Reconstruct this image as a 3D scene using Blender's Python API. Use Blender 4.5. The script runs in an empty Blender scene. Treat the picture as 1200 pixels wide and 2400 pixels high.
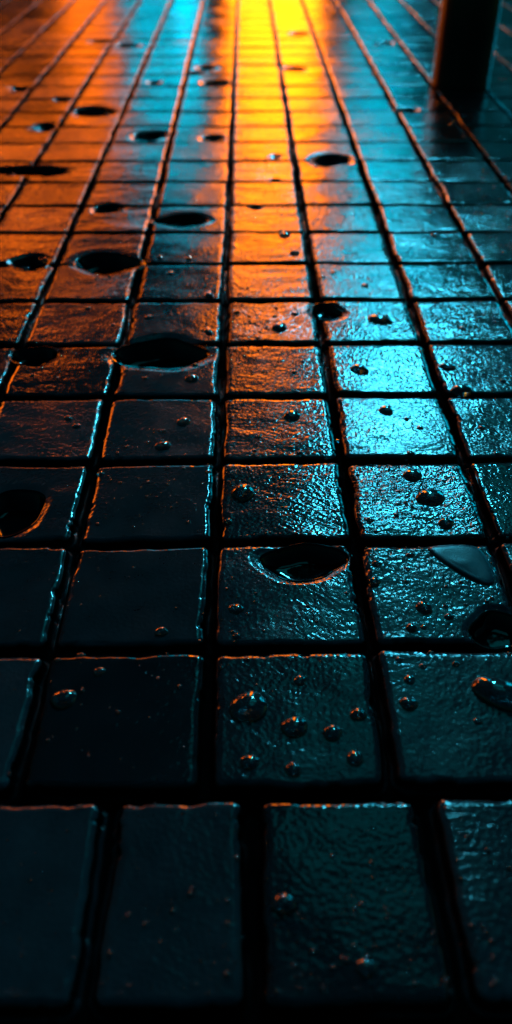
import bpy, math, random
import numpy as np

# ---------------------------------------------------------------- constants
S = 0.1                     # one paving tile = 0.1 m; tables below are in tiles
LX0 = -0.242                # a lengthwise joint (tiles)
RY0 = 2.486                 # the crosswise joint in front of the second row
scene = bpy.context.scene
COL = scene.collection
rng = random.Random(7)

# x, y, half width, half depth (tiles), turn, label
DROPS = [
    (-0.007, 3.042, 0.1194, 0.1015, 0.35, "large oval orange-glinting drop, middle-left of tile in second row, orange streak column"),
    (0.251, 2.897, 0.0752, 0.0752, 0, "medium clear drop, middle of tile in second row, orange streak column"),
    (0.465, 2.856, 0.0554, 0.0554, 0, "medium clear drop, middle-right of tile in second row, orange streak column"),
    (0.623, 2.981, 0.0467, 0.0467, 0, "small clear drop, middle-right of tile in second row, orange streak column"),
    (-0.004, 2.668, 0.0513, 0.0513, 0, "medium clear drop, near-left of tile in second row, orange streak column"),
    (0.231, 2.618, 0.0462, 0.0462, 0, "small clear drop, near-centre of tile in second row, orange streak column"),
    (0.573, 2.689, 0.0492, 0.0492, 0, "small clear drop, near-right of tile in second row, orange streak column"),
    (0.3, 3.237, 0.0384, 0.0384, 0, "small clear drop, far-centre of tile in second row, orange streak column"),
    (-1.087, 3.109, 0.0726, 0.0726, 0, "medium orange-glinting drop, middle-left of tile in second row, first column left of orange streak"),
    (-0.907, 3.307, 0.0361, 0.0361, 0, "small cyan-glinting drop, far-centre of tile in second row, first column left of orange streak"),
    (-0.559, 3.632, 0.0407, 0.0407, 0, "small clear drop, near-right of tile in third row, first column left of orange streak"),
    (-0.087, 3.827, 0.0475, 0.0475, 0, "small clear drop, middle-left of tile in third row, orange streak column"),
    (-0.08, 3.587, 0.0269, 0.0269, 0, "tiny clear drop, near-left of tile in third row, orange streak column"),
    (0.922, 3.044, 0.0572, 0.0457, -0.5, "medium oval dark drop, middle-left of tile in second row, first column right of orange streak"),
    (0.955, 3.223, 0.0358, 0.0358, 0, "small dark drop, far-left of tile in second row, first column right of orange streak"),
    (1.054, 3.325, 0.0233, 0.0233, 0, "right-hand tiny dark drop, far-left of tile in second row, first column right of orange streak"),
    (0.914, 3.377, 0.0235, 0.0235, 0, "left-hand tiny dark drop, far-left of tile in second row, first column right of orange streak"),
    (1.255, 3.343, 0.0234, 0.0234, 0, "right-hand tiny dark drop, far-centre of tile in second row, first column right of orange streak"),
    (1.495, 3.107, 0.1897, 0.1176, -0.45, "large oval cyan-glinting drop, middle-right of tile in second row, first column right of orange streak"),
    (1.144, 3.826, 0.056, 0.056, 0, "medium dark drop, middle of tile in third row, first column right of orange streak"),
    (1.035, 3.651, 0.0382, 0.0382, 0, "small dark drop, near-left of tile in third row, first column right of orange streak"),
    (1.112, 3.656, 0.0218, 0.0218, 0, "left-hand tiny dark drop, near-centre of tile in third row, first column right of orange streak"),
    (1.293, 3.744, 0.0304, 0.0304, 0, "right-hand tiny dark drop, near-centre of tile in third row, first column right of orange streak"),
    (0.849, 4.071, 0.0434, 0.0434, 0, "small dark drop, middle-left of tile in third row, first column right of orange streak"),
    (0.883, 4.25, 0.0296, 0.0296, 0, "tiny dark drop, far-left of tile in third row, first column right of orange streak"),
    (1.135, 4.343, 0.033, 0.0231, 0.3, "tiny oval dark drop, far-centre of tile in third row, first column right of orange streak"),
    (1.092, 4.2, 0.0162, 0.0162, 0, "tiny dark drop, far-centre of tile in third row, first column right of orange streak"),
    (1.064, 4.074, 0.0145, 0.0145, 0, "tiny dark drop, middle-left of tile in third row, first column right of orange streak"),
    (1.393, 4.995, 0.1212, 0.0909, 0, "large oval dark drop, middle of tile in fourth row, first column right of orange streak"),
    (1.298, 5.284, 0.0744, 0.0744, 0, "medium dark drop, far-centre of tile in fourth row, first column right of orange streak"),
    (1.452, 4.686, 0.0597, 0.0597, 0, "medium dark drop, near-right of tile in fourth row, first column right of orange streak"),
    (0.895, 4.729, 0.0284, 0.0284, 0, "tiny dark drop, near-left of tile in fourth row, first column right of orange streak"),
    (1.326, 5.571, 0.0314, 0.0314, 0, "tiny dark drop, near-centre of tile in fifth row, first column right of orange streak"),
    (1.213, 6.221, 0.0676, 0.0676, 0, "medium dark drop, far-centre of tile in fifth row, first column right of orange streak"),
    (1.373, 6.085, 0.0277, 0.0277, 0, "tiny dark drop, middle of tile in fifth row, first column right of orange streak"),
    (1.467, 5.942, 0.0309, 0.0309, 0, "tiny dark drop, middle-right of tile in fifth row, first column right of orange streak"),
    (1.905, 6.998, 0.0773, 0.0619, -0.3, "medium oval dark drop, middle-left of tile in sixth row, second column right of orange streak"),
    (1.946, 6.559, 0.1053, 0.0842, 0.2, "large oval dark drop, near-left of tile in sixth row, second column right of orange streak"),
    (1.059, 6.945, 0.089, 0.0668, -0.5, "medium oval dark drop, middle-left of tile in sixth row, first column right of orange streak"),
    (1.38, 7.978, 0.1296, 0.0907, -0.4, "large oval dark drop, middle of tile in seventh row, first column right of orange streak"),
    (1.327, 8.845, 0.0432, 0.0432, 0, "small dark drop, middle of tile in eighth row, first column right of orange streak"),
    (-0.04, 5.059, 0.0954, 0.0954, 0, "large orange-glinting drop, middle-left of tile in fourth row, orange streak column"),
    (0.387, 6.157, 0.0783, 0.0783, 0, "medium orange-glinting drop, far-centre of tile in fifth row, orange streak column"),
    (-0.704, 5.704, 0.0637, 0.0637, 0, "medium cyan-glinting drop, near-centre of tile in fifth row, first column left of orange streak"),
    (-0.554, 6.06, 0.0589, 0.0589, 0, "medium cyan-glinting drop, middle-right of tile in fifth row, first column left of orange streak"),
    (-1.172, 5.33, 0.0304, 0.0304, 0, "tiny orange-glinting drop, far-left of tile in fourth row, first column left of orange streak"),
    (-1.462, 6.007, 0.0365, 0.0365, 0, "nearer small orange-glinting drop, middle-right of tile in fifth row, second column left of orange streak"),
    (-1.555, 6.129, 0.037, 0.037, 0, "farther small orange-glinting drop, middle-right of tile in fifth row, second column left of orange streak"),
    (-0.15, 4.715, 0.0314, 0.0314, 0, "tiny orange-glinting drop, near-left of tile in fourth row, orange streak column"),
    (0.331, 7.837, 0.088, 0.088, 0, "large orange-glinting drop, middle of tile in seventh row, orange streak column"),
    (-0.516, 6.799, 0.0636, 0.0636, 0, "medium cyan-glinting drop, near-right of tile in sixth row, first column left of orange streak"),
    (-1.034, 8.083, 0.0403, 0.0403, 0, "small cyan-glinting drop, middle-left of tile in seventh row, first column left of orange streak"),
    (0.577, 9.779, 0.062, 0.062, 0, "medium cyan-glinting drop, near-right of tile in ninth row, orange streak column"),
    (0.475, 10.372, 0.0703, 0.0703, 0, "medium orange-glinting drop, far-right of tile in ninth row, orange streak column"),
    (0.769, 5.859, 0.0613, 0.0307, 0, "small elongated orange-glinting drop, middle-left of tile in fifth row, first column right of orange streak"),
    (-0.416, 8.614, 0.0517, 0.0827, 0.3, "medium elongated orange-glinting drop, near-right of tile in eighth row, first column left of orange streak"),
    (-0.397, 7.754, 0.0435, 0.0871, 0.4, "medium elongated orange-glinting drop, near-right of tile in seventh row, first column left of orange streak"),
    (2.472, 11.167, 0.0429, 0.0429, 0, "small cyan-glinting drop, far-right of tile in tenth row, second column right of orange streak"),
    (2.37, 10.34, 0.0405, 0.0405, 0, "small cyan-glinting drop, far-centre of tile in ninth row, second column right of orange streak"),
    (0.153, 1.891, 0.0566, 0.0566, 0, "medium cyan-glinting drop, middle-left of tile in third tile of front row"),
    (0.509, 1.599, 0.0439, 0.0439, 0, "small cyan-glinting drop, near-centre of tile in third tile of front row"),
    (-1.046, 3.462, 0.0343, 0.0343, 0, "small clear drop, far-left of tile in second row, first column left of orange streak"),
    (-1.152, 3.467, 0.0198, 0.0198, 0, "tiny cyan-glinting drop, far-left of tile in second row, first column left of orange streak"),
    (-0.879, 9.226, 0.0395, 0.0395, 0, "small orange-glinting drop, far-centre of tile in eighth row, first column left of orange streak"),
    (-1.038, 9.679, 0.0409, 0.0409, 0, "small orange-glinting drop, near-left of tile in ninth row, first column left of orange streak"),
    (-0.689, 9.649, 0.0409, 0.0409, 0, "small orange-glinting drop, near-centre of tile in ninth row, first column left of orange streak"),
    (-0.109, 8.196, 0.0362, 0.0362, 0, "small orange-glinting drop, far-left of tile in seventh row, orange streak column"),
    (0.509, 8.156, 0.0407, 0.0407, 0, "small orange-glinting drop, far-right of tile in seventh row, orange streak column"),
    (0.214, 5.955, 0.02, 0.02, 0, "right-hand tiny orange-glinting drop, middle of tile in fifth row, orange streak column"),
    (0.089, 5.838, 0.0233, 0.0233, 0, "left-hand tiny orange-glinting drop, middle of tile in fifth row, orange streak column"),
    (0.051, 5.633, 0.021, 0.021, 0, "tiny orange-glinting drop, near-left of tile in fifth row, orange streak column"),
    (0.42, 5.595, 0.028, 0.028, 0, "tiny cyan-glinting drop, near-right of tile in fifth row, orange streak column"),
    (-0.953, 6.813, 0.0278, 0.0278, 0, "tiny orange-glinting drop, near-left of tile in sixth row, first column left of orange streak"),
    (-0.501, 7.08, 0.0327, 0.0327, 0, "small orange-glinting drop, middle-right of tile in sixth row, first column left of orange streak"),
    (-2.679, 9.612, 0.0764, 0.0764, 0, "medium orange-glinting drop, near-centre of tile in ninth row, third column left of orange streak"),
    (-2.435, 9.716, 0.0719, 0.0719, 0, "medium orange-glinting drop, near-right of tile in ninth row, third column left of orange streak"),
    (-3.486, 12.843, 0.051, 0.051, 0, "medium orange-glinting drop, middle-right of tile in twelfth row, fourth column left of orange streak"),
    (-3.228, 11.483, 0.0408, 0.0408, 0, "small orange-glinting drop, far-left of tile in tenth row, third column left of orange streak"),
    (-2.028, 11.319, 0.0404, 0.0404, 0, "small orange-glinting drop, far-left of tile in tenth row, second column left of orange streak"),
    (-1.688, 11.315, 0.0404, 0.0404, 0, "small orange-glinting drop, far-centre of tile in tenth row, second column left of orange streak"),
    (2.781, 28.442, 0.1266, 0.1266, 0, "large orange-glinting drop, far-left of tile in twenty-seventh row, third column right of orange streak"),
    (2.389, 28.249, 0.1005, 0.1005, 0, "large orange-glinting drop, far-centre of tile in twenty-seventh row, second column right of orange streak"),
    (-2.497, 16.256, 0.0541, 0.0541, 0, "medium orange-glinting drop, far-right of tile in fifteenth row, third column left of orange streak"),
    (0.793, 20.277, 0.0561, 0.0561, 0, "medium dark drop, far-left of tile in nineteenth row, first column right of orange streak"),
    (1.001, 9.183, 0.0345, 0.0345, 0, "small orange-glinting drop, far-left of tile in eighth row, first column right of orange streak"),
    (0.87, 9.068, 0.0293, 0.0293, 0, "tiny orange-glinting drop, middle-left of tile in eighth row, first column right of orange streak"),
    (-0.421, 8.463, 0.0324, 0.0324, 0, "small orange-glinting drop, far-right of tile in seventh row, first column left of orange streak"),
    (-0.584, 8.486, 0.0325, 0.0325, 0, "small orange-glinting drop, far-centre of tile in seventh row, first column left of orange streak"),
    (-1.177, 3.41, 0.0183, 0.0183, 0, "tiny orange-glinting drop, far-left of tile in second row, first column left of orange streak"),
    (-0.55, 3.254, 0.0128, 0.0128, 0, "tiny orange-glinting drop, far-right of tile in second row, first column left of orange streak"),
    (-0.516, 5.374, 0.017, 0.017, 0, "tiny orange-glinting drop, far-right of tile in fourth row, first column left of orange streak"),
    (-0.577, 1.844, 0.014, 0.014, 0, "tiny orange-glinting drop, middle-left of tile in second tile of front row"),
    (0.22, 4.981, 0.0146, 0.0146, 0, "tiny cyan-glinting drop, middle of tile in fourth row, orange streak column"),
    (-1.46, 3.644, 0.0122, 0.0122, 0, "tiny cyan-glinting drop, near-right of tile in third row, second column left of orange streak"),
    (0.38, 3.849, 0.014, 0.014, 0, "tiny cyan-glinting drop, middle of tile in third row, orange streak column"),
    (1.298, 2.919, 0.0268, 0.0268, 0, "tiny dark drop, middle of tile in second row, first column right of orange streak"),
    (1.12, 3.434, 0.0211, 0.0211, 0, "left-hand tiny dark drop, far-centre of tile in second row, first column right of orange streak"),
    (1.999, 5.957, 0.0292, 0.0292, 0, "tiny dark drop, middle-left of tile in fifth row, second column right of orange streak"),
    (2.037, 5.578, 0.0245, 0.0245, 0, "tiny dark drop, near-left of tile in fifth row, second column right of orange streak"),
    (2.372, 6.742, 0.0317, 0.0317, 0, "tiny dark drop, near-centre of tile in sixth row, second column right of orange streak"),
    (1.102, 4.789, 0.0222, 0.0222, 0, "tiny dark drop, near-centre of tile in fourth row, first column right of orange streak"),
    (2.207, 7.778, 0.0306, 0.0306, 0, "tiny dark drop, near-centre of tile in seventh row, second column right of orange streak"),
    (-0.082, 7.096, 0.0245, 0.0245, 0, "tiny orange-glinting drop, middle-left of tile in sixth row, orange streak column"),
    (0.533, 7.131, 0.0246, 0.0246, 0, "farther tiny orange-glinting drop, middle-right of tile in sixth row, orange streak column"),
    (0.441, 6.924, 0.0282, 0.0282, 0, "nearer tiny orange-glinting drop, middle-right of tile in sixth row, orange streak column"),
    (-1.385, 7.918, 0.0265, 0.0265, 0, "tiny orange-glinting drop, middle-right of tile in seventh row, second column left of orange streak"),
    (-1.707, 8.32, 0.032, 0.032, 0, "tiny orange-glinting drop, far-centre of tile in seventh row, second column left of orange streak"),
    (-2.015, 6.875, 0.024, 0.024, 0, "tiny orange-glinting drop, middle-left of tile in sixth row, second column left of orange streak"),
    (-1.82, 6.678, 0.0235, 0.0235, 0, "tiny orange-glinting drop, near-centre of tile in sixth row, second column left of orange streak"),
]
PUDDLES = [
    (0.382, 4.299, 0.303, 0.211, "wide black oval orange-rimmed puddle, third tile row, orange streak column"),
    (-0.849, 7.316, 0.387, 0.363, "wide black round pale-rimmed puddle, sixth tile row, first column left of orange streak"),
    (-1.658, 9.558, 0.354, 0.42, "wide black round pale-rimmed puddle, ninth tile row, second column left of orange streak"),
    (-0.85, 10.953, 0.342, 0.298, "wide black round cyan-rimmed puddle, tenth tile row, first column left of orange streak"),
    (1.325, 13.532, 0.319, 0.396, "wide black round puddle, thirteenth tile row, first column right of orange streak"),
    (-3.228, 13.049, 0.483, 0.331, "wide black oval puddle, twelfth tile row, third column left of orange streak"),
    (-2.776, 16.499, 0.359, 0.426, "wide black round puddle, sixteenth tile row, third column left of orange streak"),
    (-1.608, 14.892, 0.316, 0.334, "wide black round cyan-rimmed puddle, fourteenth tile row, second column left of orange streak"),
    (-3.502, 15.497, 0.215, 0.356, "black long puddle, fifteenth tile row, fourth column left of orange streak"),
    (-4.524, 18.339, 0.196, 0.309, "black long puddle, seventeenth tile row, fifth column left of orange streak"),
    (-2.567, 9.559, 0.253, 0.255, "wide black round puddle, ninth tile row, third column left of orange streak"),
    (-1.87, 11.399, 0.22, 0.234, "black round puddle, tenth tile row, second column left of orange streak"),
    (-2.074, 7.288, 0.232, 0.224, "black round orange-rimmed puddle, sixth tile row, second column left of orange streak"),
    (0.842, 8.211, 0.181, 0.266, "black long orange-rimmed puddle, seventh tile row, first column right of orange streak"),
    (-1.764, 4.881, 0.255, 0.285, "wide black round orange-rimmed puddle, fourth tile row, second column left of orange streak"),
    (1.584, 3.636, 0.19, 0.183, "black round puddle, third tile row, first column right of orange streak"),
    (2.94, 16.549, 0.196, 0.245, "black round puddle, sixteenth tile row, third column right of orange streak"),
    (1.064, 20.08, 0.296, 0.234, "wide black round puddle, nineteenth tile row, first column right of orange streak"),
    (1.386, 24.131, 0.272, 0.264, "wide black round puddle, twenty-third tile row, first column right of orange streak"),
    (-3.526, 23.225, 0.262, 0.301, "wide black round puddle, twenty-second tile row, fourth column left of orange streak"),
    (-2.845, 22.734, 0.278, 0.317, "wide black round puddle, twenty-second tile row, third column left of orange streak"),
    (-0.834, 20.145, 0.204, 0.235, "farther black round puddle, nineteenth tile row, first column left of orange streak"),
    (-1.078, 19.604, 0.199, 0.204, "nearer black round puddle, nineteenth tile row, first column left of orange streak"),
    (-0.604, 18.774, 0.27, 0.246, "wide black round puddle, eighteenth tile row, first column left of orange streak"),
    (-0.543, 14.774, 0.2, 0.216, "black round puddle, fourteenth tile row, first column left of orange streak"),
    (-3.515, 17.455, 0.221, 0.201, "black round puddle, sixteenth tile row, fourth column left of orange streak"),
    (-1.872, 18.825, 0.114, 0.171, "little black long puddle, eighteenth tile row, second column left of orange streak"),
    (3.371, 22.927, 0.187, 0.242, "black round puddle, twenty-second tile row, third column right of orange streak"),
    (0.12, 11.423, 0.099, 0.126, "little black round puddle, tenth tile row, orange streak column"),
    (0.46, 13.688, 0.074, 0.112, "little black long puddle, thirteenth tile row, orange streak column"),
    (0.426, 12.559, 0.069, 0.098, "little black long puddle, twelfth tile row, orange streak column"),
]


PUDDLES = [(x, y, a*(.82 if abs(x-.382) < .01 else .93), b*(.92 if y < 8 else .80), l) for x, y, a, b, l in PUDDLES]

GLOW_DOOR, GLOW_CL, GLOW_OL, GLOW_CR, GLOW_LAMP = 16, 8, 6, 10, 260
SKY = .055

# ---------------------------------------------------------------- helpers
def tag(o, label=None, cat=None, group=None, kind=None):
    if label: o['label'] = label
    if cat: o['category'] = cat
    if group: o['group'] = group
    if kind: o['kind'] = kind
    return o

def link(name, me, mat=None, parent=None):
    o = bpy.data.objects.new(name, me); COL.objects.link(o)
    if mat: me.materials.append(mat)
    if parent: o.parent = parent
    return o

def mesh_np(name, V, F, smooth=True):
    me = bpy.data.meshes.new(name)
    V = np.asarray(V, np.float32); F = np.asarray(F, np.int32)
    k = F.shape[1]
    me.vertices.add(len(V)); me.vertices.foreach_set('co', V.ravel())
    me.loops.add(F.size); me.loops.foreach_set('vertex_index', F.ravel())
    me.polygons.add(len(F))
    me.polygons.foreach_set('loop_start', np.arange(0, F.size, k, dtype=np.int32))
    me.polygons.foreach_set('loop_total', np.full(len(F), k, np.int32))
    me.polygons.foreach_set('use_smooth', np.full(len(F), smooth, bool))
    me.update(calc_edges=True); me.validate()
    return me

class MB:
    """collects boxes / tubes / lathes and links them as one mesh"""
    def __init__(s): s.v = []; s.f = []
    def box(s, x0, x1, y0, y1, z0, z1):
        b = len(s.v)
        s.v += [(x, y, z) for z in (z0, z1) for y in (y0, y1) for x in (x0, x1)]
        s.f += [tuple(b+i for i in q) for q in ((0,2,3,1),(4,5,7,6),(0,1,5,4),(2,6,7,3),(0,4,6,2),(1,3,7,5))]
        return s
    def lathe(s, prof, cx=0, cy=0, n=64):
        b = len(s.v)
        for r, z in prof:
            for i in range(n):
                a = 2*math.pi*i/n; s.v.append((cx+r*math.cos(a), cy+r*math.sin(a), z))
        for j in range(len(prof)-1):
            for i in range(n):
                i2 = (i+1) % n
                s.f.append((b+j*n+i, b+j*n+i2, b+(j+1)*n+i2, b+(j+1)*n+i))
        s.f.append(tuple(b+(len(prof)-1)*n+i for i in range(n)))
        s.f.append(tuple(b+n-1-i for i in range(n)))
        return s
    def build(s, name, mat, parent=None, smooth=False, bevel=0):
        me = bpy.data.meshes.new(name); me.from_pydata(s.v, [], s.f); me.update()
        if smooth:
            me.polygons.foreach_set('use_smooth', [True]*len(me.polygons))
            try: me.set_sharp_from_angle(angle=math.radians(40))
            except Exception: pass
        o = link(name, me, mat, parent)
        if bevel:
            m = o.modifiers.new('bevel', 'BEVEL'); m.width = bevel; m.segments = 2; m.limit_method = 'ANGLE'
        return o

def hash2(i, j, seed):
    i = np.asarray(i, np.int64); j = np.asarray(j, np.int64)
    h = (i*374761393 + j*668265263 + seed*2147483647 + 12345) & 0xFFFFFFFF
    h = ((h ^ (h >> 13))*1274126177) & 0xFFFFFFFF
    h = ((h ^ (h >> 16))*2246822519) & 0xFFFFFFFF
    h = h ^ (h >> 15)
    return (h & 0xFFFFFF)/float(0xFFFFFF)

def vnoise(x, y, seed):
    x = np.asarray(x, np.float64); y = np.asarray(y, np.float64)
    i = np.floor(x); j = np.floor(y); u = x-i; v = y-j
    u = u*u*u*(u*(u*6-15)+10); v = v*v*v*(v*(v*6-15)+10)
    i = i.astype(np.int64); j = j.astype(np.int64)
    a = hash2(i, j, seed); b = hash2(i+1, j, seed); c = hash2(i, j+1, seed); d = hash2(i+1, j+1, seed)
    return ((a*(1-u)+b*u)*(1-v)+(c*(1-u)+d*u)*v)*2-1

# ---------------------------------------------------------------- the paving as a height field (tiles -> tiles)
FRONT = np.array([-4.2, -3.35, -2.47, -1.6, -0.732, 0.009, 0.916, 1.86, 2.78, 3.65, 4.5])

def cell(X, Y):
    n = np.floor(Y-RY0)
    n = np.where((n == -2) & (Y-RY0 > -1.085), -1, n)      # the front row is a little longer
    ly = Y-RY0-n
    k = np.floor(X-LX0); lx = X-LX0-k; wx = np.ones_like(lx)
    fr = n < 0
    kk = np.clip(np.searchsorted(FRONT, X)-1, 0, len(FRONT)-2)
    w2 = FRONT[kk+1]-FRONT[kk]
    lx = np.where(fr, (X-FRONT[kk]), lx); wx = np.where(fr, w2, wx)
    k = np.where(fr, kk+40, k)
    return n.astype(np.int64), k.astype(np.int64), lx, ly, wx

def qpud(X, Y, p, i):
    dx = X-p[0]; dy = Y-p[1]
    a = np.arctan2(dy/p[3], dx/p[2])
    q = np.sqrt((dx/p[2])**2+(dy/p[3])**2)
    ph = i*1.7
    return q/(1+(.24 if i in LENS else 0)*np.abs(np.cos(a))**7+.07*np.sin(2*a+ph)+.05*np.sin(3*a+2.1*ph)+.03*np.sin(5*a+ph*.7))

LENS = (0, 1, 2, 3, 5, 6)          # hollows that draw out to a point at both ends

def bowl(q, dep):
    return -dep*(1-np.clip(q, 0, 1)**5)

def pit_depth(p):
    return .52*min(p[2], p[3])

def height(X, Y, full=False):
    n, k, lx, ly, wx = cell(X, Y)
    h1 = hash2(n, k, 1); h2 = hash2(n, k, 2); h3 = hash2(n, k, 3); h4 = hash2(n, k, 4)
    off = h1*90
    far = np.clip((n-5)/6, 0, 1)
    hw = np.where(n < 0, .052, .038-.011*far); hh = np.where(n < 0, .050, .033-.006*far)
    A = .014; Fq = 3.2
    htop = np.where(n == -2, .17, hh)
    def wav(t, sd):
        return A*vnoise(t*Fq+off, np.full_like(t, sd*7.3)+off, sd)+.45*A*vnoise(t*11+off, np.full_like(t, sd*3.1)+off, sd+20)
    dL = lx-hw-wav(Y, 11); dR = wx-lx-hw-wav(Y, 12)
    dB = ly+np.where(n == -1, .085, 0)-hh-wav(X, 13); dT = 1-ly-htop-wav(X, 14)
    # rounded-corner inner distance
    rc = .05
    ex = np.minimum(dL, dR); ey = np.minimum(dB, dT)
    d = np.minimum(np.minimum(ex, ey), rc-np.hypot(np.maximum(rc-ex, 0), np.maximum(rc-ey, 0)))
    # nicks and worn bites out of the arrises
    nk = vnoise(X*9+off, Y*9+off*.7, 51)+.5*vnoise(X*23, Y*23+off, 52)
    d = d-.030*np.clip(nk-.42, 0, .6)*np.exp(-(d/.05)**2)
    bev = .030*(.8+.5*h2)
    dep = .085
    t = np.clip(1-d/bev, 0, 1)                       # 0 on the top face, 1 at the arris
    top = -bev*.75*(1-np.sqrt(np.clip(1-(t*.94)**2, 0, 1)))
    t2 = np.clip(-d/.022, 0, 1)
    z = top-(dep-.02)*(t2*t2*(3-2*t2))
    # a faint water film bulging along the arris
    z += .004*np.exp(-((d-.045)/.016)**2)*(.4+.6*h3)
    # slightly tilted, slightly uneven tiles
    tiltx = (h2-.5)*.016; tilty = (h3-.5)*.012
    z += (h4-.5)*.012+tiltx*(lx/wx-.5)+tilty*(ly-.5)
    z += .0045*vnoise(X*1.9+off, Y*1.9, 31)+.0016*vnoise(X*5+off, Y*5+off, 32)
    wv = np.where(k >= 40, .5, np.where(k == -1, .25, np.where(k >= 1, .8, 1.0+.5*np.clip((n-4)/4, 0, 1))))
    z += wv*(.0026*vnoise(X*3.1+off, Y*7.5, 35)+.0011*vnoise(X*8+off, Y*15+off, 36))*np.clip(d/.06, 0, 1)
    # joint bed unevenness
    z += np.where(d < 0, .012*vnoise(X*4, Y*4, 33)+.004*vnoise(X*15, Y*15, 34), 0)
    # a thread of water lying along the joint bed
    zr = np.exp(-((d+.024)/.011)**2)*np.clip(.35+vnoise(X*1.1+4, Y*1.1, 37)+.5*vnoise(X*5, Y*5, 38), 0, 1)
    z += .020*zr
    for i, p in enumerate(PUDDLES):
        m = (np.abs(X-p[0]) < p[2]*1.7) & (np.abs(Y-p[1]) < p[3]*1.7)
        if not m.any(): continue
        q = qpud(X[m], Y[m], p, i); dp = pit_depth(p)
        zz = z[m]
        lip = 0
        zin = bowl(q, dp)-.014
        w = np.clip((1.30-q)/.32, 0, 1); w = w*w*(3-2*w)
        z[m] = zz*(1-w)+zin*w
    if not full: return z
    edge = np.exp(-(np.maximum(d, 0)/.03)**2)+np.clip((.013+.014*far-d)/.012, 0, 1)*2*(1-.85*zr*(d < -.005))    # 1 along the arris, 3 in the joint bed and on the blackened lower arris
    # per-tile ripple strength: strong on the right, weak on the left, as the stone is worn
    base = np.where(k >= 40, np.array([.3,.3,.4,.4,.5,.6,1.5,2.0,2.0,2,2,2])[np.clip(k-40, 0, 11)],
           np.where(k >= 3, np.where(n < 5, 1.5, .6), np.where(k >= 1, np.where(n < 3, 1.7, np.where(n < 8, .75, .6)), np.where(k == 0, np.where(n > 4, 1.3, np.where(n < 1, .45, .8)), np.where(k == -1, .35, np.where(n > 4, .95, .6))))))
    rip = base*(.75+.5*h1)
    rip = rip*(1+.45*vnoise(X*1.3+off, Y*1.3+3, 41))
    # flow coordinates: each tile has its own grain direction and curl
    an = (h2-.5)*2.6+.9*vnoise(X*.8+off, Y*.8, 42)*.4
    cx = lx-.5; cy = ly-.5
    curl = (h4-.5)*2.2
    u = cx*np.cos(an)+cy*np.sin(an); v = -cx*np.sin(an)+cy*np.cos(an)
    v = v+curl*u*u+.05*vnoise(X*3+off, Y*3, 43); 
    return z, edge, rip, u+off*3, v+off*1.7, h3

JOINTY = np.array([0, .018, .034, .044, .052, .060, .070, .082, .098, .125, .17, .23, .30, .37, .44, .5])
JOINTY = np.concatenate([JOINTY, 1-JOINTY[-2::-1]])[:-1]      # samples of one tile, crowded at its joints

def grid_block(x0, x1, y0, y1, step):
    if step is None:                                           # far paving: whole tiles, samples where the shape is
        xs = np.concatenate([x0+i+JOINTY for i in range(int(round(x1-x0)))]+[[x1]])
        ys = np.concatenate([y0+i+JOINTY for i in range(int(round(y1-y0)))]+[[y1]])
        nx, ny = len(xs), len(ys)
    else:
        nx = int(round((x1-x0)/step))+1; ny = int(round((y1-y0)/step))+1
        xs = np.linspace(x0, x1, nx); ys = np.linspace(y0, y1, ny)
    X, Y = np.meshgrid(xs, ys); X = X.ravel(); Y = Y.ravel()
    z, e, r, u, v, tn = height(X, Y, True)
    V = np.stack([X*S, Y*S, z*S], 1)
    idx = np.arange(nx*ny).reshape(ny, nx)
    F = np.stack([idx[:-1, :-1], idx[:-1, 1:], idx[1:, 1:], idx[1:, :-1]], -1).reshape(-1, 4)
    return V, F, e, r, np.stack([u, v, tn], 1)

def jl(k): return LX0+k
blocks = [(jl(-2)-.5, jl(3)+.5, .9, RY0+4, .0075),
          (jl(-4), jl(5), RY0+4, RY0+11, .013),
          (jl(-9), jl(10), RY0+11, RY0+29, None),
          (jl(-9), jl(-2)-.5, .9, RY0+4, .035), (jl(3)+.5, jl(10), .9, RY0+4, .035),
          (jl(-9), jl(-4), RY0+4, RY0+11, None), (jl(5), jl(10), RY0+4, RY0+11, None),
          (jl(-9), jl(10), RY0+29, RY0+45, None)]
Vs, Fs, Es, Rs, Us = [], [], [], [], []; b = 0
for bl in blocks:
    V, F, e, r, u = grid_block(*bl)
    Vs.append(V); Fs.append(F+b); Es.append(e); Rs.append(r); Us.append(u); b += len(V)
V = np.concatenate(Vs); F = np.concatenate(Fs)
me = bpy.data.meshes.new('pavement')
me.vertices.add(len(V)); me.vertices.foreach_set('co', V.astype(np.float32).ravel())
me.loops.add(F.size); me.loops.foreach_set('vertex_index', F.astype(np.int32).ravel())
me.polygons.add(len(F))
me.polygons.foreach_set('loop_start', np.arange(0, F.size, 4, dtype=np.int32))
me.polygons.foreach_set('loop_total', np.full(len(F), 4, np.int32))
me.polygons.foreach_set('use_smooth', np.ones(len(F), bool))
me.update(calc_edges=True)
for nm, arr in (('edge', np.concatenate(Es)), ('ripple', np.concatenate(Rs))):
    at = me.attributes.new(nm, 'FLOAT', 'POINT'); at.data.foreach_set('value', arr.astype(np.float32))
at = me.attributes.new('flow', 'FLOAT_VECTOR', 'POINT'); at.data.foreach_set('vector', np.concatenate(Us).astype(np.float32).ravel())

# ---------------------------------------------------------------- materials
def newmat(name):
    m = bpy.data.materials.new(name); m.use_nodes = True
    nt = m.node_tree; p = nt.nodes['Principled BSDF']
    return m, nt, p

def node(nt, typ, **kw):
    n = nt.nodes.new(typ)
    for k, v in kw.items():
        if k in n.inputs: n.inputs[k].default_value = v
        else: setattr(n, k, v)
    return n

def mathn(nt, op, a, b=None):
    n = nt.nodes.new('ShaderNodeMath'); n.operation = op
    for i, x in enumerate((a, b)):
        if x is None: continue
        if isinstance(x, (int, float)): n.inputs[i].default_value = x
        else: nt.links.new(x, n.inputs[i])
    return n.outputs[0]

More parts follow.
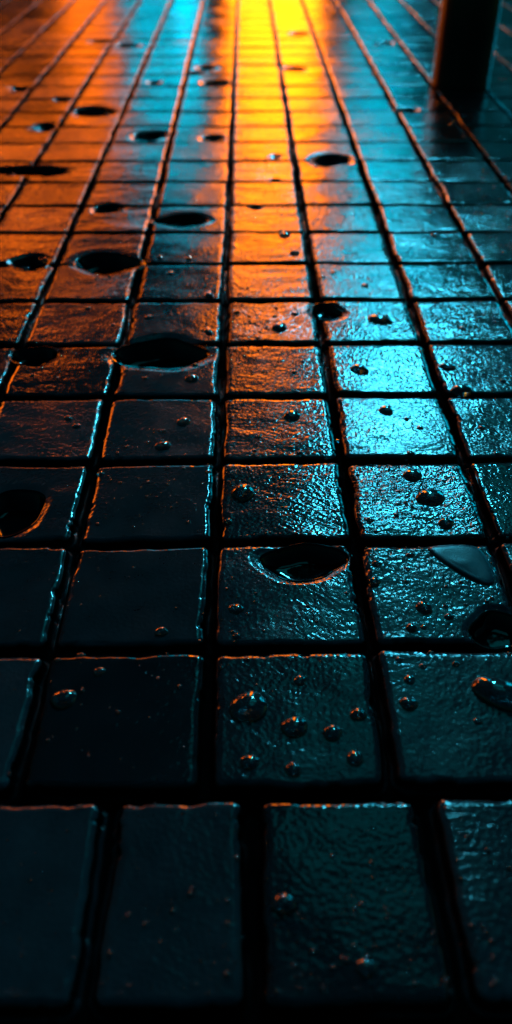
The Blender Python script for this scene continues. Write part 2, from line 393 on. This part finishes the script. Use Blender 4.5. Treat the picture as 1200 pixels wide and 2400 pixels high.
def wet_tile_material(coarse=False):
    m, nt, p = newmat('wet_dark_tile'); L = nt.links.new
    tc = node(nt, 'ShaderNodeTexCoord')
    obj = tc.outputs['Object']
    fl = node(nt, 'ShaderNodeAttribute', attribute_name='flow').outputs['Vector']
    rp = node(nt, 'ShaderNodeAttribute', attribute_name='ripple').outputs['Fac']
    ed = node(nt, 'ShaderNodeAttribute', attribute_name='edge').outputs['Fac']
    # grain ripples, stretched along the flow direction of each tile
    mp = node(nt, 'ShaderNodeMapping'); mp.inputs['Scale'].default_value = (9, 22, 1); L(fl, mp.inputs['Vector'])
    sp = node(nt, 'ShaderNodeSeparateXYZ'); L(fl, sp.inputs[0]); tone = sp.outputs[2]
    n1 = node(nt, 'ShaderNodeTexNoise', Scale=1.0, Detail=3.0, Roughness=.55, Distortion=.6); L(mp.outputs[0], n1.inputs['Vector'])
    # leathery pebbling
    vo = node(nt, 'ShaderNodeTexVoronoi', Scale=380.0, feature='SMOOTH_F1'); L(obj, vo.inputs['Vector'])
    nf = node(nt, 'ShaderNodeTexNoise', Scale=620.0, Detail=2.0); L(obj, nf.inputs['Vector'])
    a = mathn(nt, 'MULTIPLY', n1.outputs['Fac'], RIP_A)
    c = mathn(nt, 'MULTIPLY', vo.outputs['Distance'], RIP_B)
    d = mathn(nt, 'MULTIPLY', nf.outputs['Fac'], RIP_C)
    fine = mathn(nt, 'MULTIPLY', mathn(nt, 'ADD', c, d), mathn(nt, 'ADD', mathn(nt, 'MULTIPLY', rp, .35), .72))
    jn = mathn(nt, 'MULTIPLY', mathn(nt, 'SUBTRACT', ed, 1.0), .5); jn.node.use_clamp = True
    ed = mathn(nt, 'MINIMUM', ed, 1.0)
    inv = mathn(nt, 'SUBTRACT', 1.0, mathn(nt, 'MULTIPLY', ed, .75))
    hgt = mathn(nt, 'MULTIPLY', mathn(nt, 'ADD', mathn(nt, 'MULTIPLY', a, rp), fine), inv)
    bp = node(nt, 'ShaderNodeBump', Strength=1.0, Distance=.001); L(hgt, bp.inputs['Height'])
    L(bp.outputs[0], p.inputs['Normal'])
    # base colour: near-black stone, faint mottling
    nb = node(nt, 'ShaderNodeTexNoise', Scale=38.0, Detail=5.0, Roughness=.65); L(obj, nb.inputs['Vector'])
    cr = node(nt, 'ShaderNodeValToRGB'); L(nb.outputs['Fac'], cr.inputs['Fac'])
    cr.color_ramp.elements[0].position = .3; cr.color_ramp.elements[0].color = (.006, .021, .027, 1)
    cr.color_ramp.elements[1].position = .75; cr.color_ramp.elements[1].color = (.013, .038, .047, 1)
    hs = node(nt, 'ShaderNodeHueSaturation'); L(cr.outputs[0], hs.inputs['Color']); L(mathn(nt, 'ADD', mathn(nt, 'MULTIPLY', tone, .9), .5), hs.inputs['Value'])
    dk = node(nt, 'ShaderNodeMix', data_type='RGBA'); L(jn, dk.inputs['Factor']); L(hs.outputs[0], dk.inputs['A']); dk.inputs['B'].default_value = (.0012, .0014, .0015, 1)
    L(dk.outputs['Result'], p.inputs['Base Color'])
    nr = node(nt, 'ShaderNodeTexNoise', Scale=22.0, Detail=4.0); L(obj, nr.inputs['Vector'])
    mr = node(nt, 'ShaderNodeMapRange'); mr.inputs['From Min'].default_value = .3; mr.inputs['From Max'].default_value = .7
    mr.inputs['To Min'].default_value = ROUGH[0]; mr.inputs['To Max'].default_value = ROUGH[1]
    L(nr.outputs['Fac'], mr.inputs['Value'])
    rr = mathn(nt, 'MULTIPLY', mr.outputs[0], mathn(nt, 'SUBTRACT', 1.0, mathn(nt, 'MULTIPLY', ed, .45)))
    L(rr, p.inputs['Roughness'])
    rr = mathn(nt, 'MULTIPLY', rr, mathn(nt, 'ADD', mathn(nt, 'MULTIPLY', tone, .5), .75))
    rj = mathn(nt, 'ADD', rr, mathn(nt, 'MULTIPLY', jn, .6)); L(rj, p.inputs['Roughness'])
    L(mathn(nt, 'SUBTRACT', .5, mathn(nt, 'MULTIPLY', jn, .47)), p.inputs['Specular IOR Level'])
    p.inputs['IOR'].default_value = 1.5
    # joint beds, and shade painted up onto the lower arrises: matt and black, with only a trace of wetness left on it
    df = node(nt, 'ShaderNodeBsdfDiffuse'); df.inputs['Color'].default_value = (.0015, .0018, .002, 1)
    ms = node(nt, 'ShaderNodeMixShader'); L(mathn(nt, 'MULTIPLY', jn, .94), ms.inputs['Fac'])
    L(p.outputs[0], ms.inputs[1]); L(df.outputs[0], ms.inputs[2])
    L(ms.outputs[0], nt.nodes['Material Output'].inputs['Surface'])
    return m
RIP_A, RIP_B, RIP_C = .46, .27, .08
ROUGH = (.08, .19)
TILE = wet_tile_material()

def simple(name, col, rough=.5, ior=1.45, metal=0, bump=0, bscale=60):
    m, nt, p = newmat(name)
    p.inputs['Base Color'].default_value = (*col, 1); p.inputs['Roughness'].default_value = rough
    p.inputs['IOR'].default_value = ior; p.inputs['Metallic'].default_value = metal
    tc = node(nt, 'ShaderNodeTexCoord')
    n = node(nt, 'ShaderNodeTexNoise', Scale=float(bscale), Detail=4.0); nt.links.new(tc.outputs['Object'], n.inputs['Vector'])
    if bump:
        b = node(nt, 'ShaderNodeBump', Strength=bump, Distance=.002); nt.links.new(n.outputs['Fac'], b.inputs['Height'])
        nt.links.new(b.outputs[0], p.inputs['Normal'])
    r = mathn(nt, 'ADD', mathn(nt, 'MULTIPLY', n.outputs['Fac'], .15), rough-.07)
    nt.links.new(r, p.inputs['Roughness'])
    return m

def glow(name, col, strength):
    """lit glass or neon: colour with a slight unevenness"""
    m, nt, p = newmat(name)
    p.inputs['Base Color'].default_value = (.02, .02, .02, 1); p.inputs['Roughness'].default_value = .2
    p.inputs['Emission Color'].default_value = (*col, 1)
    tc = node(nt, 'ShaderNodeTexCoord')
    n = node(nt, 'ShaderNodeTexNoise', Scale=2.2, Detail=2.0); nt.links.new(tc.outputs['Object'], n.inputs['Vector'])
    r = mathn(nt, 'MULTIPLY', mathn(nt, 'ADD', mathn(nt, 'MULTIPLY', n.outputs['Fac'], .9), .55), strength)
    nt.links.new(r, p.inputs['Emission Strength'])
    return m

# clear water: refracts the stone under it
WATER, _nt, _p = newmat('clear_water')
_p.inputs['Base Color'].default_value = (.12, .30, .36, 1); _p.inputs['Roughness'].default_value = .015
_p.inputs['IOR'].default_value = 1.6; _p.inputs['Transmission Weight'].default_value = .92
# deep dirty water standing in a pit: black, mirror-like
POOL, _nt, _p = newmat('dark_standing_water')
_tc = node(_nt, 'ShaderNodeTexCoord')
_n = node(_nt, 'ShaderNodeTexNoise', Scale=90.0, Detail=2.0); _nt.links.new(_tc.outputs['Object'], _n.inputs['Vector'])
_b = node(_nt, 'ShaderNodeBump', Strength=.12, Distance=.001); _nt.links.new(_n.outputs['Fac'], _b.inputs['Height'])
_nt.links.new(_b.outputs[0], _p.inputs['Normal'])
_p.inputs['Base Color'].default_value = (.0015, .002, .0025, 1); _p.inputs['Roughness'].default_value = .05; _p.inputs['IOR'].default_value = 1.33
FILM = simple('painted_sheen_water_film', (.003, .060, .082), .27, 1.23, bump=.05, bscale=120)  # teal base colour stands in for the light reflected off the water

# ---------------------------------------------------------------- setting: ground and paving
pav = link('pavement', me, TILE); tag(pav, 'wet dark square paving tiles with deep joints, reflecting neon', 'pavement', kind='structure')
GRND = simple('wet_asphalt', (.012, .014, .015), .28, bump=.5, bscale=140)
# the ground runs on to the horizon; it is cut away only where the paving lies
gx0, gx1, gy0, gy1 = jl(-9)*S+.004, jl(10)*S-.004, .9*S+.004, (RY0+45)*S-.004
gm = MB(); R_ = 60.0; gz = -.0085
for (a, b_, c, d) in ((-R_, gx0, -R_, R_), (gx1, R_, -R_, R_), (gx0, gx1, -R_, gy0), (gx0, gx1, gy1, R_)):
    k = len(gm.v); gm.v += [(a, c, -.002), (b_, c, -.002), (b_, d, -.002), (a, d, -.002)]; gm.f.append((k, k+1, k+2, k+3))
k = len(gm.v); gm.v += [(gx0, gy0, -.03), (gx1, gy0, -.03), (gx1, gy1, -.03), (gx0, gy1, -.03)]; gm.f.append((k, k+1, k+2, k+3))
tag(gm.build('ground', GRND), 'dark wet ground running out past the paving to the horizon', 'ground', kind='structure')

# ---------------------------------------------------------------- water: drops and puddles
def surf(x, y):
    return float(height(np.array([x]), np.array([y]))[0])

def drop_mesh(seed, nr=10, na=28, hgt=.62):
    r = random.Random(seed); ph = [r.uniform(0, 6.28) for _ in range(3)]; V = []; F = []
    def rad(a): return 1+.06*math.sin(2*a+ph[0])+.035*math.sin(3*a+ph[1])+.025*math.sin(5*a+ph[2])
    sk = (r.uniform(-.06, .06), r.uniform(-.10, .02))
    V.append((sk[0], sk[1], hgt))
    for j in range(1, nr+1):
        t = j/nr; ang = t*math.radians(82)
        rr = math.sin(ang)/math.sin(math.radians(82)); z = hgt*(math.cos(ang)-math.cos(math.radians(82)))/(1-math.cos(math.radians(82)))
        for i in range(na):
            a = 2*math.pi*i/na; q = rr*rad(a)
            V.append((q*math.cos(a)+sk[0]*(1-t), q*math.sin(a)+sk[1]*(1-t), z))
    for i in range(na):
        a = 2*math.pi*i/na; V.append((.93*rad(a)*math.cos(a), .93*rad(a)*math.sin(a), -.10))
    for i in range(na): F.append((0, 1+i, 1+(i+1) % na))
    for j in range(nr):
        for i in range(na):
            a0 = 1+j*na+i; a1 = 1+j*na+(i+1) % na
            F.append((a0, a0+na, a1+na, a1))
    F.append(tuple(1+nr*na+na-1-i for i in range(na)))
    m = bpy.data.meshes.new('water_drop'); m.from_pydata(V, [], F); m.update()
    m.polygons.foreach_set('use_smooth', [True]*len(m.polygons))
    m.polygons[len(m.polygons)-1].use_smooth = False
    m.materials.append(WATER)
    return m

SHAPES = [drop_mesh(s, hgt=.44+.06*(s % 4)) for s in range(7)]
for i, (x, y, rx, ry, rot, lab) in enumerate(DROPS):
    o = bpy.data.objects.new('water_drop', SHAPES[i % 7]); COL.objects.link(o)
    zs = [surf(x+dx*rx, y+dy*ry) for dx, dy in ((0, 0), (.7, 0), (-.7, 0), (0, .7), (0, -.7))]
    o.location = (x*S, y*S, (sorted(zs)[2])*S)
    o.rotation_euler = (0, 0, rot)
    o.scale = (rx*S, ry*S, math.sqrt(rx*ry)*S)
    tag(o, lab, 'water drop', 'water drops beaded on the paving tiles')

def puddle_mesh(p, i):
    n, na = 22, 72; V = [(0, 0, float(bowl(np.array(0.), pit_depth(p)))*S-.0014)]; F = []
    rs = [1.12*(j/n)**.8 for j in range(1, n+1)]
    for q in rs:
        for k in range(na):
            a = 2*math.pi*k/na
            ph = i*1.7
            w = 1+(.24 if i in LENS else 0)*abs(math.cos(a))**7+.07*math.sin(2*a+ph)+.05*math.sin(3*a+2.1*ph)+.03*math.sin(5*a+ph*.7)
            x = p[2]*q*w*math.cos(a); y = p[3]*q*w*math.sin(a)
            z = float(bowl(np.array(q), pit_depth(p)))*S-.0014
            # a wetted lip that climbs just over the rim and then dips under the stone
            z += .0007*math.exp(-((q-1.0)/.07)**2)*max(0, -math.sin(a))
            if q > 1.0: z -= .011*(q-1.0)
            V.append((x*S, y*S, z))
    for k in range(na): F.append((0, 1+k, 1+(k+1) % na))
    for j in range(n-1):
        for k in range(na):
            a0 = 1+j*na+k; a1 = 1+j*na+(k+1) % na
            F.append((a0, a0+na, a1+na, a1))
    m = bpy.data.meshes.new('puddle'); m.from_pydata(V, [], F); m.update()
    m.polygons.foreach_set('use_smooth', [True]*len(m.polygons)); m.materials.append(POOL)
    return m

for i, p in enumerate(PUDDLES):
    o = bpy.data.objects.new('puddle', puddle_mesh(p, i)); COL.objects.link(o)
    o.location = (p[0]*S, p[1]*S, .0004)
    tag(o, p[4], 'puddle', 'dark puddles in hollows of the paving')

# a flat lens of water with teal reflected light painted into its colour
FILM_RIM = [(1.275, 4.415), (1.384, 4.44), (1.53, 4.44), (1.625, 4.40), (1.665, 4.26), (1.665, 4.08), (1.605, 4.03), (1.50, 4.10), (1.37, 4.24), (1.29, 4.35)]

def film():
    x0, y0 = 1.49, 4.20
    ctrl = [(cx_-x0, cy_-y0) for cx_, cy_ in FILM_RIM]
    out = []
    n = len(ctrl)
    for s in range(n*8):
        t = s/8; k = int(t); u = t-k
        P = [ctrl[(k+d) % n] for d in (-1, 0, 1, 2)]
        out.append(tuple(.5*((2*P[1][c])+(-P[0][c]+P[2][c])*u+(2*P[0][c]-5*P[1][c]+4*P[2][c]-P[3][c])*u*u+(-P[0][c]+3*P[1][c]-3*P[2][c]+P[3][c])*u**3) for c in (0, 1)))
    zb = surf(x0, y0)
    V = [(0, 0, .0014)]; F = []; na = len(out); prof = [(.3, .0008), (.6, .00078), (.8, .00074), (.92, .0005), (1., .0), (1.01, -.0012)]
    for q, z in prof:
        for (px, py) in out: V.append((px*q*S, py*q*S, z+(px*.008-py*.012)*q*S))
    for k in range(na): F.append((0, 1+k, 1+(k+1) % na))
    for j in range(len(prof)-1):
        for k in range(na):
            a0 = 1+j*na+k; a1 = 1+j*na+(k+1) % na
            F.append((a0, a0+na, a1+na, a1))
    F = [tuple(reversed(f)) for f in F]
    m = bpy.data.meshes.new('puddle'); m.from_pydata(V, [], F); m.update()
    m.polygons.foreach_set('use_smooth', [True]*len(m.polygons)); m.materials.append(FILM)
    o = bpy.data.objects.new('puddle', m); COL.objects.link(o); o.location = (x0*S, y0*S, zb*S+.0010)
    tag(o, 'smooth tapering puddle, teal sheen painted in, third tile row, first column right of orange streak', 'puddle', 'dark puddles in hollows of the paving')
film()

# fine spray nobody could count: thousands of pin-head beads, one object
def spray():
    r = random.Random(3); na = 7; V = []; F = []
    N = 3200
    xs = []; ys = []; rs = []
    while len(xs) < N:
        y = 1.5+18*r.random()**1.7; x = r.uniform(-.36*y-1.2, .36*y+1.2)
        cl = vnoise(np.array([x*1.1]), np.array([y*1.1]), 71)[0]
        if r.random() > (.25+.9*cl)*(.25+.75*math.exp(-((y-9)/4)**2))*(.35 if x < -.3 and y < 5 else 1): continue
        xs.append(x); ys.append(y); rs.append((.0035+.0006*min(y, 8))+.012*r.random()**3.0)
    X = np.array(xs); Y = np.array(ys); Z = height(X, Y)
    for x, y, z, q in zip(X, Y, Z, rs):
        if z < -.03: continue
        b0 = len(V); hq = q*.7
        V.append((x*S, y*S, (z+hq)*S))
        for (f, g_) in ((.6, .8), (1.0, .25), (.95, -.3)):
            for k in range(na):
                a = 2*math.pi*k/na
                V.append(((x+q*f*math.cos(a))*S, (y+q*f*math.sin(a))*S, (z+hq*g_)*S))
        for k in range(na): F.append((b0, b0+1+k, b0+1+(k+1) % na))
        for j in range(2):
            for k in range(na):
                a0 = b0+1+j*na+k; a1 = b0+1+j*na+(k+1) % na
                F.append((a0, a0+na, a1+na, a1))
    m = bpy.data.meshes.new('water_spray'); m.from_pydata(V, [], F); m.update()
    m.polygons.foreach_set('use_smooth', [True]*len(m.polygons)); m.materials.append(WATER)
    tag(link('water_spray', m), 'fine spray of pin-head water beads scattered over the tiles', 'spray', kind='stuff')
spray()

# ---------------------------------------------------------------- the post at the upper right
BLACK = simple('black_paint', (.006, .006, .007), .30, bump=.25, bscale=90)
po = bpy.data.objects.new('bollard', None); COL.objects.link(po); po.location = (.432, 1.842, 0)
tag(po, 'thick round black bollard standing on the wet tiles at upper right', 'bollard')
sh = MB().lathe([(.056, -.006), (.0572, .004), (.0565, .012), (.0565, .10), (.0565, .245), (.052, .252)], n=96)
sh.build('shaft', BLACK, po, smooth=True)
MB().lathe([(.0585, .253), (.060, .258), (.060, .268), (.05, .285), (.02, .294)], n=64).build('cap', BLACK, po, smooth=True)

# ---------------------------------------------------------------- the street front whose lights the paving reflects
WALL = simple('dark_render', (.02, .022, .024), .8, bump=.6, bscale=12)
FRAME = simple('dark_frame_metal', (.01, .01, .011), .4, bump=.1)
OR, CY = (1.0, .185, .002), (.0, .44, .65)
DEEP = (1.0, .155, .002)        # the redder sodium glow of the left-hand windows
YB = 8.0                     # the street front stands 8 m ahead
bld = bpy.data.objects.new('building', None); COL.objects.link(bld); bld.location = (0, YB, 0)
tag(bld, 'dark street front with a glowing orange doorway and lit windows', 'building')
MB().box(-14, 14, .12, 6, 0, 17).build('wall', WALL, bld)

def window(name, x0, x1, z0, z1, mat, mx=1, mz=1, extra=None):
    """a lit opening: frame standing proud of the wall, glowing pane inside it"""
    f = MB(); t = .035
    f.box(x0-t, x0, -.02, .119, z0-t, z1+t); f.box(x1, x1+t, -.02, .119, z0-t, z1+t)
    f.box(x0, x1, -.02, .119, z1, z1+t); f.box(x0, x1, -.02, .119, z0-t, z0)
    for i in range(1, mx):
        x = x0+(x1-x0)*i/mx; f.box(x-.012, x+.012, .0, .06, z0, z1)
    for i in range(1, mz):
        z = z0+(z1-z0)*i/mz; f.box(x0, x1, .002, .058, z-.012, z+.012)
    fo = f.build(name, FRAME, bld)
    MB().box(x0, x1, .062, .118, z0, z1).build('pane', mat, fo)
    return fo

door = window('door', -.12, .62, .06, 2.22, glow('orange_door_glass', OR, GLOW_DOOR))
window('window', -.12, .62, 2.34, 3.5, glow('added_orange_streak_glow', OR, GLOW_DOOR*.9))  # unseen pane added above the door to lengthen the orange streak
window('window', -.60, -.385, .05, 1.18, glow('cyan_glass', CY, GLOW_CL))
window('window', -.97, -.66, .75, 1.72, glow('cyan_glass_upper', CY, GLOW_CL*.8))
window('window', -.68, -.40, 1.72+.08, 2.35, glow('cyan_glass_top', CY, GLOW_CL*.7))
window('window', -1.52, -1.10, .05, 1.25, glow('orange_glass', DEEP, GLOW_OL*.55))
window('window', -1.68, -1.22, 1.35, 1.9, glow('orange_glass_upper', DEEP, GLOW_OL*1.3))
window('window', -2.32, -1.86, 1.9, 2.95, glow('orange_glass_top', DEEP, GLOW_OL*1.6))
window('window', -3.6, -2.45, .3, 2.6, glow('amber_shop_glass', DEEP, GLOW_OL*.08), 3, 2)
window('window', -6.4, -3.8, .1, 2.8, glow('added_orange_rim_glow', DEEP, GLOW_OL*1.2), 3, 2)  # added light source, unseen: turns left-facing tile rims orange
window('window', 3.8, 6.4, .1, 2.8, glow('added_cyan_rim_glow', CY, GLOW_CR*.7), 3, 2)  # unseen glow put in so right-facing tile rims catch cyan
window('window', .86, 1.32, .6, 1.95, glow('teal_shop_glass', CY, GLOW_CR*.27))
window('window', 1.04, 1.54, 2.05, 3.5, glow('teal_glass', CY, GLOW_CR*1.15))
window('window', 1.75, 3.6, .4, 2.4, glow('teal_dim_glass', (0, .40, .5), GLOW_CR*.016), 4, 2)
window('window', .5, 4.2, 10.0, 15.0, glow('added_teal_glow_high', (0, .42, .5), GLOW_CR*.10), 4, 3)  # invented high pane, there only to throw teal onto the front tiles
window('window', .9, 3.6, 6.0, 8.6, glow('added_teal_glow_low', (0, .42, .5), GLOW_CR*.2), 4, 2)  # added glow, unseen: gives the lower-right tiles a teal sheen
window('window', 1.9, 4.6, 3.2, 5.6, glow('teal_upper_glass', (0, .40, .5), GLOW_CR*.016), 4, 2)

wl = bpy.data.objects.new('wall_lamp', None); COL.objects.link(wl); wl.location = (1.62, YB-.35, 4.1)
tag(wl, 'bright cyan lantern on a bracket high on the dark street front', 'lamp')
MB().box(-.03, .03, .15, .47, .84, .90).box(-.12, .12, .42, .469, .70, 1.0).build('bracket', FRAME, wl)
MB().lathe([(.10, -.02), (.24, .0), (.25, .05)], n=40).build('base_ring', FRAME, wl, smooth=True)
MB().lathe([(.22, .052), (.26, .25), (.26, .6), (.22, .80)], n=48).build('lamp_glass', glow('cyan_lamp_glass', (.05, .56, .80), GLOW_LAMP), wl, smooth=True)
MB().lathe([(.27, .802), (.27, .83), (.05, .98)], n=40).build('lamp_cap', FRAME, wl, smooth=True)

# ---------------------------------------------------------------- sky: deep dusk, no sun disc
w = bpy.data.worlds.new("World"); scene.world = w; w.use_nodes = True
nt = w.node_tree; bg = nt.nodes['Background']
sky = nt.nodes.new('ShaderNodeTexSky'); sky.sky_type = 'NISHITA'; sky.sun_disc = False
sky.sun_elevation = math.radians(1.0); sky.sun_rotation = math.radians(60)
mx = nt.nodes.new('ShaderNodeMix'); mx.data_type = 'RGBA'; mx.blend_type = 'MULTIPLY'; mx.inputs['Factor'].default_value = 1
nt.links.new(sky.outputs[0], mx.inputs['A']); mx.inputs['B'].default_value = (.10, .75, 1.0, 1)
nt.links.new(mx.outputs['Result'], bg.inputs['Color']); bg.inputs['Strength'].default_value = SKY

# ---------------------------------------------------------------- camera
cam = bpy.data.cameras.new('camera'); co = bpy.data.objects.new('camera', cam); COL.objects.link(co)
co.location = (0, 0, .3922); co.rotation_euler = (math.radians(90-39.05), 0, math.radians(-.66))
cam.sensor_fit = 'VERTICAL'; cam.sensor_height = 36; cam.lens = 36*1953.3/2400
cam.clip_start = .01; cam.clip_end = 500
cam.dof.use_dof = True; cam.dof.focus_distance = .60; cam.dof.aperture_fstop = 4.6
scene.camera = co
scene.view_settings.view_transform = 'Standard'; scene.view_settings.look = 'None'
scene.view_settings.exposure = 0; scene.view_settings.gamma = 1
scene.cycles.sample_clamp_indirect = 4
scene.cycles.max_bounces = 10; scene.cycles.caustics_refractive = False; scene.cycles.caustics_reflective = False
